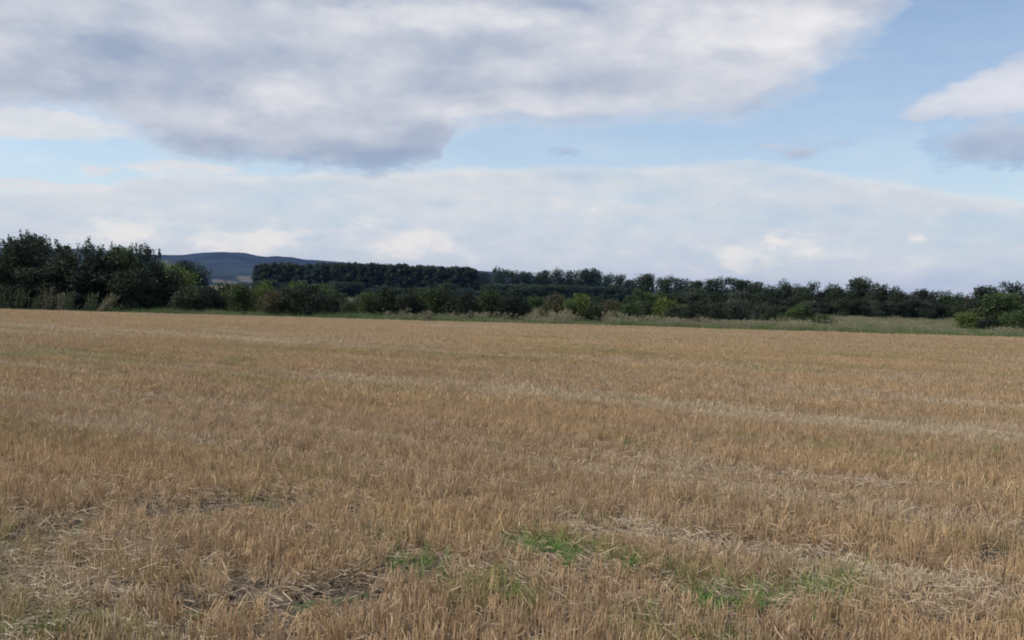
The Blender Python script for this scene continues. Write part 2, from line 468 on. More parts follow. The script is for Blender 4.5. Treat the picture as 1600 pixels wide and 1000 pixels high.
RIDGE = [(-900, 400), (-300, 386), (0, 386), (110, 388), (180, 392), (240, 398), (285, 398), (310, 395), (345, 393), (385, 395), (400, 399), (415, 401), (432, 400), (455, 401), (475, 405), (520, 408), (560, 411), (600, 413), (650, 417), (700, 420), (780, 425), (850, 432), (1000, 450), (1200, 474), (1500, 482), (2400, 504)]
ra = np.array([azel(*p)[0] for p in RIDGE]); re_ = np.array([max(math.tan(azel(*p)[1]), 0.0008) for p in RIDGE])
azs = np.linspace(ra[0], ra[-1], 620); dd = np.linspace(1900, 5600, 90)
A_, D_ = np.meshgrid(azs, dd)
H_ = np.interp(A_, ra, re_) * 4500 + EYE
ht = np.clip((D_ - 1900) / 2600, 0, 1) ** 1.15
ht = ht * (1 - np.clip((D_ - 4500) / 2500, 0, 1) ** 1.5)
XH, YH = np.sin(A_) * D_, np.cos(A_) * D_
ZH = H_ * ht * (1 + 0.22 * (fbm(XH / 700, YH / 700, 31, 3) - 0.5) * (1 - ht)) + 3.5 * (fbm(XH / 25, YH / 60, 32, 2) - 0.5) * (ht > 0.1) - 0.4 + 0 * ht
ZH[0] = -0.5
# pale farmed slopes low on the hill
farm = np.zeros_like(A_)
for px0, px1, py0, py1 in ((236, 266, 408, 417), (372, 402, 432, 441), (330, 352, 437, 441), (352, 372, 439, 445), (-120, -60, 410, 420), (540, 600, 440, 470)):
    a0, e0 = azel(px0, py1); a1_, e1 = azel(px1, py0)
    el_ = np.arctan2(ZH - EYE, D_)
    lo, hi = min(e0, e1), max(e0, e1); q_ = (fbm(A_ * 90, D_ / 160, 33, 3) - 0.5)
    u_ = np.abs((A_ - (a0 + a1_) / 2) / (a1_ - a0) * 2) + q_ * 0.9; v_ = np.abs((el_ - (lo + hi) / 2) / (hi - lo) * 2) + q_ * 0.9
    farm = np.maximum(farm, np.clip(1.6 - 1.5 * np.maximum(u_, v_), 0, 0.28))
farm = np.maximum(farm, (ZH < 14) * 0.8)
nu, nv = len(azs), len(dd)
ii = np.arange(nv - 1)[:, None] * nu + np.arange(nu - 1)[None, :]
FQ = np.stack([ii, ii + 1, ii + nu + 1, ii + nu], -1).reshape(-1, 4)
h_ = mesh_obj('hills', np.stack([XH.ravel(), YH.ravel(), ZH.ravel()], 1), FQ, hill_material(), attrs={'farmed': farm.ravel()}, smooth=True)
h_['kind'] = 'structure'

# haze: one closed box of thin air round the whole scene
HZ = 9000
mh = D.materials.new('haze'); mh.use_nodes = True; mh.node_tree.nodes.clear()
pv = mh.node_tree.nodes.new('ShaderNodeVolumePrincipled'); mo = mh.node_tree.nodes.new('ShaderNodeOutputMaterial')
pv.inputs['Color'].default_value = (0.13, 0.32, 0.92, 1); pv.inputs['Density'].default_value = 4.4e-5
mh.node_tree.links.new(pv.outputs[0], mo.inputs['Volume'])
zt = float(ZH.max()) + 25
hv = [(x, y, z) for z in (-2.0, zt) for x, y in ((-HZ, -HZ), (HZ, -HZ), (HZ, HZ), (-HZ, HZ))]
hz = mesh_obj('haze', hv, [(3, 2, 1, 0), (4, 5, 6, 7), (0, 1, 5, 4), (1, 2, 6, 5), (2, 3, 7, 6), (3, 0, 4, 7)], mh)
hz['kind'] = 'stuff'

# ------------------------------------------------------------------ plant pieces


def ribbons(base, d, L, w, bend, segs=2, taper=0.35, seed=None):
    """n ribbons: base (n,3), direction d (n,3) unit, length L, width w, droop bend -> V, F"""
    n = len(base)
    side = np.cross(d, rng.normal(size=(n, 3))); side /= np.linalg.norm(side, axis=1)[:, None] + 1e-9
    bd = rng.normal(size=(n, 3)); bd[:, 2] = -np.abs(bd[:, 2]) * 0.8; bd /= np.linalg.norm(bd, axis=1)[:, None]
    V = []
    for k in range(segs + 1):
        t = k / segs
        c_ = base + d * (L * t)[:, None] + bd * (L * bend * t * t)[:, None]
        ww = (w * (1 - (1 - taper) * t ** 1.5))[:, None] * 0.5
        V += [c_ - side * ww, c_ + side * ww]
    V = np.stack(V, 1)
    k = (segs + 1) * 2
    F = np.concatenate([np.stack([np.arange(n) * k + 2 * i, np.arange(n) * k + 2 * i + 1, np.arange(n) * k + 2 * i + 3, np.arange(n) * k + 2 * i + 2], 1) for i in range(segs)])
    return V.reshape(-1, 3), F, np.tile(np.arange(n), segs)


def prisms(base, top, r):
    n = len(base)
    ax = top - base; ax = ax / np.linalg.norm(ax, axis=1)[:, None]
    u = np.cross(ax, [0.3, 1, 0.1]); u /= np.linalg.norm(u, axis=1)[:, None]; v = np.cross(ax, u)
    V = []
    for P_ in (base, top):
        for k in range(3):
            a = 2 * math.pi * k / 3
            V.append(P_ + (u * math.cos(a) + v * math.sin(a)) * r[:, None])
    V = np.stack(V, 1).reshape(-1, 3)
    F = np.concatenate([np.stack([np.arange(n) * 6 + k, np.arange(n) * 6 + (k + 1) % 3, np.arange(n) * 6 + 3 + (k + 1) % 3, np.arange(n) * 6 + 3 + k], 1) for k in range(3)])
    return V, F, np.tile(np.arange(n), 3)


def join(parts):
    V, F, SH, o, so_ = [], [], [], 0, 0
    for v, f, ids, sh in parts:
        V.append(v); F.append(f + o); SH.append(sh[ids]); o += len(v)
    return np.concatenate(V), np.concatenate(F), np.concatenate(SH)


def dirs(n, spread):
    a = rng.uniform(0, 2 * math.pi, n); t = np.abs(rng.normal(0, spread, n))
    return np.stack([np.sin(t) * np.cos(a), np.sin(t) * np.sin(a), np.cos(t)], 1)


def straw_material(name, dark, gold, pale, green):
    m, b = material(name, 0.65)
    t = attr('tone', True); g_ = attr('green', True); s = attr('shade')
    r = X(X.nt.nodes.new('ShaderNodeObjectInfo').outputs['Random'])
    k = t * 0.62 + (s - 0.5) * 0.70 + (r - 0.5) * 0.35 + 0.5
    a = xmix(xs(k, 0.45, 1.1), xmix(xs(k, -0.1, 0.5), pale, dark), gold)
    a = xmix(xs(s, 0.80, 0.98) * 0.6, a, pale)
    lk(xmix(xs(g_ + (s - 0.5) * 0.5, 0.25, 0.9) * 0.75, a, green), b.inputs['Base Color'])
    tr = X.nt.nodes.new('ShaderNodeBsdfTranslucent'); lk(b.inputs['Base Color'].links[0].from_socket, tr.inputs[0])
    mx_ = X.nt.nodes.new('ShaderNodeMixShader'); mx_.inputs[0].default_value = 0.18
    lk(b.outputs[0], mx_.inputs[1]); lk(tr.outputs[0], mx_.inputs[2])
    lk(mx_.outputs[0], X.nt.nodes['Material Output'].inputs[0])
    return m


MAT_STRAW = straw_material('stubble_straw', (0.525, 0.362, 0.205), (0.685, 0.485, 0.264), (0.685, 0.545, 0.365), (0.33, 0.32, 0.10))
MAT_LOOSE = straw_material('loose_straw', (0.44, 0.33, 0.215), (0.53, 0.40, 0.25), (0.60, 0.49, 0.35), (0.20, 0.22, 0.09))
MAT_WEED = straw_material('field_grass', (0.17, 0.25, 0.06), (0.21, 0.30, 0.07), (0.42, 0.40, 0.18), (0.14, 0.29, 0.055))


def library(name, makers, mat):
    c_ = D.collections.new(name)
    for k, (V, F, SH) in enumerate(makers):
        o = mesh_obj(name + '_piece', V, F, mat, link=False, fattrs={'shade': SH}); c_.objects.link(o)
    return c_


def stubble_tuft(width, h, n, r, flaps):
    b = np.stack([rng.normal(0, width, n), rng.normal(0, width * 0.6, n), np.full(n, -0.03)], 1)
    d = dirs(n, 0.16); L = h * rng.uniform(0.55, 1.12, n) + 0.03
    p1 = prisms(b, b + d * L[:, None], r * rng.uniform(0.8, 1.3, n))
    out = [(*p1, rng.uniform(0, 1, n))]
    q = flaps
    base = b[rng.integers(0, n, q)] + dirs(q, 0.1) * (h * rng.uniform(0.15, 0.9, q))[:, None]
    rb = ribbons(base, dirs(q, 0.5), h * rng.uniform(0.3, 0.8, q), r * rng.uniform(1.6, 3.0, q), rng.uniform(0.05, 0.5, q), 2)
    out.append((*rb, rng.uniform(0.1, 1, q)))
    return join(out)


def loose(n, L0, w):
    b = np.stack([rng.normal(0, 0.09, n), rng.normal(0, 0.09, n), rng.uniform(0.0, 0.06, n)], 1)
    d = dirs(n, 0.3) * 0; a = rng.uniform(0, 6.28, n); t = rng.normal(0.12, 0.22, n)
    d = np.stack([np.cos(a) * np.cos(t), np.sin(a) * np.cos(t), np.sin(t)], 1)
    rb = ribbons(b, d, L0 * rng.uniform(0.4, 1.3, n), w * rng.uniform(0.7, 1.5, n), rng.uniform(0, 0.35, n), 2, 0.8)
    return join([(*rb, rng.uniform(0, 1, n))])


def grass_tuft(n, rad, h, w, spread=0.35, segs=3, bend=(0.2, 0.7)):
    b = np.stack([rng.normal(0, rad, n), rng.normal(0, rad, n), np.full(n, -0.02)], 1)
    rb = ribbons(b, dirs(n, spread), h * rng.uniform(0.5, 1.15, n), w * rng.uniform(0.7, 1.3, n), rng.uniform(*bend, n), segs, 0.15)
    return join([(*rb, rng.uniform(0, 1, n))])


def seedy_tuft(n, rad, h, w):
    V1 = grass_tuft(n, rad, h * 0.6, w, 0.35)
    m = n // 2
    b = np.stack([rng.normal(0, rad, m), rng.normal(0, rad, m), np.full(m, -0.02)], 1); d = dirs(m, 0.16); L = h * rng.uniform(0.7, 1.1, m)
    s1 = prisms(b, b + d * L[:, None], np.full(m, w * 0.22))
    q = 5; bb = np.repeat(b + d * (L * 0.93)[:, None], q, 0)
    s2 = ribbons(bb, dirs(m * q, 0.5), rng.uniform(0.08, 0.2, m * q) * h, np.full(m * q, w * 1.1), rng.uniform(0.2, 0.6, m * q), 1, 0.3)
    j = join([(*s1, rng.uniform(0.6, 1, m)), (*s2, rng.uniform(0.85, 1, m * q))])
    return np.concatenate([V1[0], j[0]]), np.concatenate([V1[1], j[1] + len(V1[0])]), np.concatenate([V1[2] * 0.75, j[2]])


LIB_NEAR = library('stubble_near', [stubble_tuft(0.030, 0.155, 12, 0.0025, 4) for _ in range(10)], MAT_STRAW)
LIB_FAR = library('stubble_far', [stubble_tuft(0.055, 0.155, 13, 0.0036, 4) for _ in range(6)], MAT_STRAW)
LIB_LOOSE = library('straw_litter', [loose(22, 0.075, 0.0029) for _ in range(8)], MAT_LOOSE)
LIB_WEED = library('weed_grass', [grass_tuft(18, 0.025, 0.19, 0.006) for _ in range(6)], MAT_WEED)


def scatter(name, P, rot, scale, idx, lib, fa):
    o = mesh_obj(name, P, np.zeros((0, 3), dtype=np.int32), None, attrs=fa)
    me = o.data
    a = me.attributes.new('rot', 'FLOAT_VECTOR', 'POINT'); a.data.foreach_set('vector', rot.astype(np.float32).ravel())
    a = me.attributes.new('scl', 'FLOAT_VECTOR', 'POINT'); a.data.foreach_set('vector', scale.astype(np.float32).ravel())
    a = me.attributes.new('idx', 'INT', 'POINT'); a.data.foreach_set('value', idx.astype(np.int32))
    ng = D.node_groups.new(name, 'GeometryNodeTree')
    ng.interface.new_socket('Geometry', in_out='INPUT', socket_type='NodeSocketGeometry')
    ng.interface.new_socket('Geometry', in_out='OUTPUT', socket_type='NodeSocketGeometry')
    N = ng.nodes; gi = N.new('NodeGroupInput'); go = N.new('NodeGroupOutput'); ip = N.new('GeometryNodeInstanceOnPoints')
    ci = N.new('GeometryNodeCollectionInfo'); ci.inputs['Collection'].default_value = lib
    ci.inputs['Separate Children'].default_value = True; ci.inputs['Reset Children'].default_value = True
    ng.links.new(gi.outputs[0], ip.inputs['Points']); ng.links.new(ci.outputs[0], ip.inputs['Instance'])
    ip.inputs['Pick Instance'].default_value = True
    for nm, ty, sk in (('rot', 'FLOAT_VECTOR', 'Rotation'), ('scl', 'FLOAT_VECTOR', 'Scale'), ('idx', 'INT', 'Instance Index')):
        na = N.new('GeometryNodeInputNamedAttribute'); na.data_type = ty; na.inputs[0].default_value = nm
        ng.links.new(na.outputs[0], ip.inputs[sk])
    ng.links.new(ip.outputs[0], go.inputs[0])
    md = o.modifiers.new('scatter', 'NODES'); md.node_group = ng
    o['kind'] = 'stuff'
    return o


def in_view(x, y, pad=4.5):
    return (np.abs(x) < 0.56 * y + pad) & (y > 2.6)


def rowpoints(dmin, dmax, sr, sa):
    """points on drilled rows between two distances"""
    m = dmax * 1.35
    r = np.arange(-m, m, sr); a = np.arange(-m, m, sa)
    Rr, Aa = np.meshgrid(r, a); Rr = Rr.ravel(); Aa = Aa.ravel()
    Aa = Aa + rng.uniform(-0.5, 0.5, len(Aa)) * sa
    Rr = Rr + 0.03 * np.sin(Aa / 3.0) + rng.normal(0, 0.013, len(Rr))
    x = Aa * RD[0] + Rr * RN[0]; y = Aa * RD[1] + Rr * RN[1]
    k = in_view(x, y) & (y >= dmin) & (y < dmax)
    x, y = x[k], y[k]; k = beyond(x, y) < -0.15
    return x[k], y[k]


tot = 0
def stubble_band(name, dmin, dmax, sr, sa, lib, nlib, wide, hs):
    x, y = rowpoints(dmin, dmax, sr, sa)
    so, gr, fl = fields(x, y)
    a, r = rowcoords(x, y)
    gap = fbm(x / 0.35, y / 0.35, 41, 3); thin = fbm(a / 7, r / 0.8, 42, 3)
    keep = rng.uniform(0, 1, len(x)) > np.clip(1.25 * so + 0.65 * fl + 2.4 * (0.44 - gap) + 1.2 * (0.40 - thin) + 1.5 * np.clip(gr - 0.25, 0, 1), 0.04, 0.97)
    x, y, so, gr, fl = (q[keep] for q in (x, y, so, gr, fl))
    n = len(x)
    lean = np.clip(0.10 + 0.75 * fl + 0.5 * so, 0, 1.1) * np.abs(rng.normal(0, 1, n))
    la = rng.uniform(0, 6.28, n)
    rot = np.stack([lean * np.cos(la), lean * np.sin(la), rng.uniform(0, 6.28, n) if wide < 1.2 else rng.uniform(-0.5, 0.5, n) + math.pi / 2 - RA], 1)
    sw = swath(x, y)
    hh = hs * rng.uniform(0.75, 1.15, n) * (1 - 0.25 * fl) * (1 - 0.40 * sw) * (1 + 0.16 * np.clip(tone(x, y), -1, 1)) * (0.78 + 0.44 * fbm(rowcoords(x, y)[0] / 6, rowcoords(x, y)[1] / 0.9, 43, 3))
    sc_ = np.stack([np.full(n, wide), np.full(n, wide), hh], 1)
    z = soil_z(x, y) - 0.07 * np.clip(so, 0, 1)
    scatter(name, np.stack([x, y, z], 1), rot, sc_, rng.integers(0, nlib, n), lib,
            {'tone': np.clip(tone(x, y) - 0.5 * fl, -1, 1), 'green': np.clip(gr * 0.85 + 1.9 * (fbm(rowcoords(x, y)[0] / 7, rowcoords(x, y)[1] / 0.6, 44, 3) - 0.44) - 0.5 * sw, 0, 1)})
    return n


n1_ = stubble_band('near_stubble', 2.6, 14, 0.125, 0.060, LIB_NEAR, 10, 1.0, 0.85)
n2_ = stubble_band('middle_stubble', 14, 30, 0.125, 0.11, LIB_FAR, 6, 1.0, 1.0)
n3_ = stubble_band('far_stubble', 30, 80, 0.20, 0.17, LIB_FAR, 6, 1.5, 1.0)


def free(n, dmin, dmax, pad=4.5):
    y = np.sqrt(rng.uniform(dmin ** 2, dmax ** 2, n)); x = rng.uniform(-1, 1, n) * (0.56 * y + pad)
    k = beyond(x, y) < -0.1
    return x[k], y[k]


x, y = free(60000, 2.6, 30)
so, gr, fl = fields(x, y)
k = rng.uniform(0, 1, len(x)) < (0.16 + 0.8 * fl + 0.5 * (fbm(x / 1.5, y / 1.0, 51, 3) - 0.5)) * np.where(y < 14, 1.0, 0.6) * (1 - 0.85 * np.clip(so, 0, 1))
x, y, so, gr, fl = x[k], y[k], so[k], gr[k], fl[k]; n = len(x)
# more of it close in, where single straws can be seen
x2, y2 = free(9000, 2.6, 9); s2, g2, f2 = fields(x2, y2)
k = rng.uniform(0, 1, len(x2)) < (0.45 + 0.7 * f2) * (1 - 0.8 * np.clip(s2, 0, 1)); x, y = np.concatenate([x, x2[k]]), np.concatenate([y, y2[k]]); fl = np.concatenate([fl, f2[k]]); n = len(x)
scatter('fallen_straw', np.stack([x, y, soil_z(x, y) + 0.004], 1), np.stack([rng.normal(0, 0.15, n), rng.normal(0, 0.15, n), rng.uniform(0, 6.28, n)], 1),
        np.ones((n, 3)) * rng.uniform(0.7, 1.3, n)[:, None], rng.integers(0, 8, n), LIB_LOOSE, {'tone': np.clip(tone(x, y) - 0.4, -1, 1), 'green': np.zeros(n)})

x, y = free(190000, 2.6, 40)
so, gr, fl = fields(x, y)
gl = 4.5 * gr ** 1.7 * np.where(gr > 0.12, 1, 0) * (0.35 + 1.3 * fbm(x / 0.3, y / 0.3, 52, 3)) + 0.05 * (fbm(x / 2, y / 1, 53, 3) > 0.56) * (y < 20)
k = rng.uniform(0, 1, len(x)) < gl * np.where(y < 12, 1.0, 1.0)
x, y, gr = x[k], y[k], gr[k]; n = len(x)
scatter('green_undergrowth', np.stack([x, y, soil_z(x, y)], 1), np.stack([rng.normal(0, 0.2, n), rng.normal(0, 0.2, n), rng.uniform(0, 6.28, n)], 1),
        np.ones((n, 3)) * (rng.uniform(0.5, 1.0, n) * np.where(gr > 0.5, 1.0, 0.75) * np.clip(0.9 + y / 40, 1, 1.6))[:, None], rng.integers(0, 6, n), LIB_WEED,
        {'tone': rng.uniform(-0.6, 0.6, n), 'green': np.clip(gr, 0, 1)})


def clod(seed):
    u = np.array([[math.cos(a) * math.cos(b), math.sin(a) * math.cos(b), math.sin(b)] for b in (-0.6, 0.35, 1.1) for a in np.arange(0, 6.2, 2 * math.pi / 7)])
    V = u * (1 + 0.28 * rng.normal(size=len(u)))[:, None] * np.array([0.024, 0.020, 0.014])
    F = [(r * 7 + j, r * 7 + (j + 1) % 7, (r + 1) * 7 + (j + 1) % 7, (r + 1) * 7 + j) for r in range(2) for j in range(7)]
    return V, np.array(F), rng.uniform(0, 1, len(F))


mc, bc = material('clod_soil', 0.95); lk(xmix(xnoise(geo_pos(), 40, 4), (0.04, 0.030, 0.022), (0.13, 0.10, 0.072)), bc.inputs['Base Color'])
LIB_CLOD = library('clod', [clod(k_) for k_ in range(6)], mc)
x, y = free(26000, 2.6, 16)
so, gr, fl = fields(x, y)
k = rng.uniform(0, 1, len(x)) < 0.10 + 0.8 * so; x, y = x[k], y[k]; m_ = len(x)
scatter('soil_clods', np.stack([x, y, soil_z(x, y) - 0.07 * np.clip(so[k], 0, 1) + 0.004], 1), rng.normal(0, 1, (m_, 3)), np.ones((m_, 3)) * rng.uniform(0.35, 1.5, m_)[:, None] ** 1.4, rng.integers(0, 6, m_), LIB_CLOD, {'tone': np.zeros(m_)})
print('SCATTER', n1_, n2_, n3_, n)

# ------------------------------------------------------------------ rough margin beyond the field
MAT_MARG = straw_material('margin_green_grass', (0.115, 0.16, 0.055), (0.14, 0.19, 0.065), (0.25, 0.27, 0.13), (0.07, 0.145, 0.04))
MAT_PALE = straw_material('margin_pale_grass', (0.20, 0.20, 0.11), (0.29, 0.26, 0.15), (0.45, 0.39, 0.27), (0.10, 0.155, 0.05))
LIB_MG = library('margin_green', [grass_tuft(30, 0.12, 0.45, 0.016, 0.4) for _ in range(6)], MAT_MARG)
LIB_MP = library('margin_pale', [seedy_tuft(22, 0.13, 0.95, 0.014) for _ in range(6)], MAT_PALE)


def strip(n, s0, s1, t0=-22, t1=100):
    t = rng.uniform(t0, t1, n); s = s0 + (s1 - s0) * rng.uniform(0, 1, n)
    x = E0[0] + ED[0] * t + EN[0] * s; y = E0[1] + ED[1] * t + EN[1] * s
    return x, y, t, beyond(x, y)


x, y, t, s = strip(20000, -0.25, 10)
k = rng.uniform(0, 1, len(x)) < np.where(s < 2.6, 1.0, 0.7) * (0.4 + 1.2 * fbm(t / 3, s / 1.5, 81, 3)); x, y, t, s = x[k], y[k], t[k], s[k]; n = len(x)
hh = (0.15 + 1.5 * fbm(t / 1.4, s / 1.2, 82, 4) ** 1.4 * 1.3) * np.where(s < 0.5, 0.6, 1.0)
scatter('margin_grass', np.stack([x, y, np.full(n, -0.05)], 1), np.stack([rng.normal(0, 0.15, n), rng.normal(0, 0.15, n), rng.uniform(0, 6.28, n)], 1),
        np.stack([np.ones(n), np.ones(n), hh], 1), rng.integers(0, 6, n), LIB_MG, {'tone': 2 * (fbm(t / 4, s / 2, 83, 3) - 0.5) * 1.4, 'green': np.clip(0.6 * (s < 1.2) + 1.5 * (fbm(t / 5, s / 1, 84, 2) - 0.5), 0, 1)})
# pale seeding grasses, more of them towards the open meadow
xa, ya, ta, sa_ = strip(11000, 1.0, 14)
xb, yb, tb, sb_ = strip(15000, 8, 75, 30, 110)
x, y, t, s = (np.concatenate(q) for q in ((xa, xb), (ya, yb), (ta, tb), (sa_, sb_)))
px, py = project(x, y)
dens = np.interp(px, [0, 200, 260, 540, 640, 760, 850, 1000, 1300, 1600], [0.30, 0.2, 0.14, 0.16, 0.28, 0.38, 0.75, 0.85, 0.75, 0.5])
k = rng.uniform(0, 1, len(x)) < dens * np.clip(3.6 * (fbm(t / 2.2, s / 1.8, 85, 4) - 0.33), 0.05, 1.4) * np.where(s < 1.6, 0.3, 1.0); x, y, t, s, px = x[k], y[k], t[k], s[k], px[k]; n = len(x)
hh = (0.15 + 1.9 * fbm(t / 1.8, s / 1.6, 86, 4) ** 1.6) * np.interp(px, [0, 300, 560, 900, 1250, 1600], [1.0, 0.65, 0.75, 1.05, 0.8, 0.7])
hh = hh * np.interp(s, [0, 1.2, 4.5, 8, 30], [0.6, 0.9, 0.8, 0.55, 0.65])
scatter('tall_pale_grass', np.stack([x, y, np.full(n, -0.05)], 1), np.stack([rng.normal(0, 0.12, n), rng.normal(0.1, 0.12, n), rng.uniform(0, 6.28, n) * 0], 1),
        np.stack([np.full(n, 1.2), np.full(n, 1.2), hh], 1), rng.integers(0, 6, n), LIB_MP, {'tone': 2 * (fbm(t / 4, s / 3, 87, 3) - 0.5) * 1.3, 'green': np.clip(1.6 * (fbm(t / 7, s / 4, 88, 3) - 0.36) + 0.5 * (px < 600), 0, 1)})

# ------------------------------------------------------------------ trees and bushes


def leaf_material(name, dark, light, rough=0.7):
    m, b = material(name, rough)
    s = attr('shade'); r = X(X.nt.nodes.new('ShaderNodeObjectInfo').outputs['Random'])
    n = xnoise(geo_pos(), 0.55, 3)
    k = s * 0.55 + n * 0.7 + (r - 0.5) * 0.3 - 0.12
    c_ = xmix(xs(k, 0.15, 0.85), dark, light)
    lk(c_, b.inputs['Base Color'])
    tr = X.nt.nodes.new('ShaderNodeBsdfTranslucent'); lk(c_, tr.inputs[0])
    mx_ = X.nt.nodes.new('ShaderNodeMixShader'); mx_.inputs[0].default_value = 0.22
    lk(b.outputs[0], mx_.inputs[1]); lk(tr.outputs[0], mx_.inputs[2])
    lk(mx_.outputs[0], X.nt.nodes['Material Output'].inputs[0])
    return m


LM = {
    'dark': leaf_material('leaves_dark', (0.020, 0.032, 0.017), (0.064, 0.084, 0.036)),
    'deep': leaf_material('leaves_deep', (0.013, 0.021, 0.013), (0.042, 0.055, 0.027)),
    'green': leaf_material('leaves_green', (0.034, 0.054, 0.018), (0.1, 0.135, 0.042)),
    'bright': leaf_material('leaves_yellow_green', (0.068, 0.100, 0.022), (0.150, 0.190, 0.045)),
    'olive': leaf_material('leaves_olive', (0.050, 0.052, 0.024), (0.11, 0.10, 0.048)),
    'grey': leaf_material('leaves_grey_green', (0.040, 0.052, 0.036), (0.085, 0.10, 0.066)),
    'blue': leaf_material('leaves_haze_tinted', (0.02, 0.036, 0.03), (0.06, 0.09, 0.064)),  # bluish distance haze painted into the leaf colour of far trees
}
mb, bb_ = material('bark', 0.9)
nb = xnoise(geo_pos(), 12, 5); lk(xmix(nb, (0.05, 0.038, 0.027), (0.12, 0.095, 0.07)), bb_.inputs['Base Color'])


def tube(pts, rad, k=6):
    V, F = [], []
    pts = [np.array(p, float) for p in pts]
    for i, p in enumerate(pts):
        d = pts[min(i + 1, len(pts) - 1)] - pts[max(i - 1, 0)]; d = d / np.linalg.norm(d)
        u = np.cross(d, [0.9, 0.1, 0.2]); u /= np.linalg.norm(u); v = np.cross(d, u)
        for j in range(k):
            a = 2 * math.pi * j / k
            V.append(p + (u * math.cos(a) + v * math.sin(a)) * rad[i])
    for i in range(len(pts) - 1):
        for j in range(k):
            F.append((i * k + j, i * k + (j + 1) % k, (i + 1) * k + (j + 1) % k, (i + 1) * k + j))
    return V, F


def trunk_mesh(H, base_r, limbs, spread, low=0.25):
    V, F = [], []
    top = H * 0.82
    pts = [(0, 0, -0.15)]; x_ = y_ = 0
    for i in range(1, 6):
        x_ += random.uniform(-1, 1) * H * 0.012; y_ += random.uniform(-1, 1) * H * 0.012
        pts.append((x_, y_, top * i / 5))
    v, f = tube(pts, [base_r * (1 - 0.85 * i / 5) for i in range(6)]); V += v; F += f
    for i in range(limbs):
        t = random.uniform(low, 0.85); a = random.uniform(0, 6.28); L = spread * random.uniform(0.5, 0.9)
        k = min(int(t * 5), 4); p0 = np.array(pts[k]) * (1 - (t * 5 - k)) + np.array(pts[k + 1]) * (t * 5 - k)
        p1 = p0 + np.array([math.cos(a) * L * 0.5, math.sin(a) * L * 0.5, L * 0.45]); p2 = p1 + np.array([math.cos(a) * L * 0.4, math.sin(a) * L * 0.4, L * 0.55])
        r0 = base_r * 0.5 * (1 - 0.6 * t)
        v, f = tube([p0, p1, p2], [r0, r0 * 0.6, r0 * 0.2], 4)
        F += [tuple(q + len(V) for q in ff) for ff in f]; V += v
    me = D.meshes.new('trunk'); me.from_pydata([tuple(q) for q in V], [], F); me.materials.append(mb); me.update()
    return me


def leaves(P, out, size):
    n = len(P)
    nrm = out * 0.5 + rng.normal(size=(n, 3)) * 0.75 + np.array([0, 0, 0.35]); nrm /= np.linalg.norm(nrm, axis=1)[:, None]
    u = np.cross(nrm, rng.normal(size=(n, 3))); u /= np.linalg.norm(u, axis=1)[:, None]; v = np.cross(nrm, u)
    s = (size * rng.uniform(0.6, 1.3, n))[:, None]
    V = np.stack([P - u * s, P + v * s * 0.55, P + u * s, P - v * s * 0.55], 1).reshape(-1, 3)
    return V, np.arange(n * 4).reshape(-1, 4)


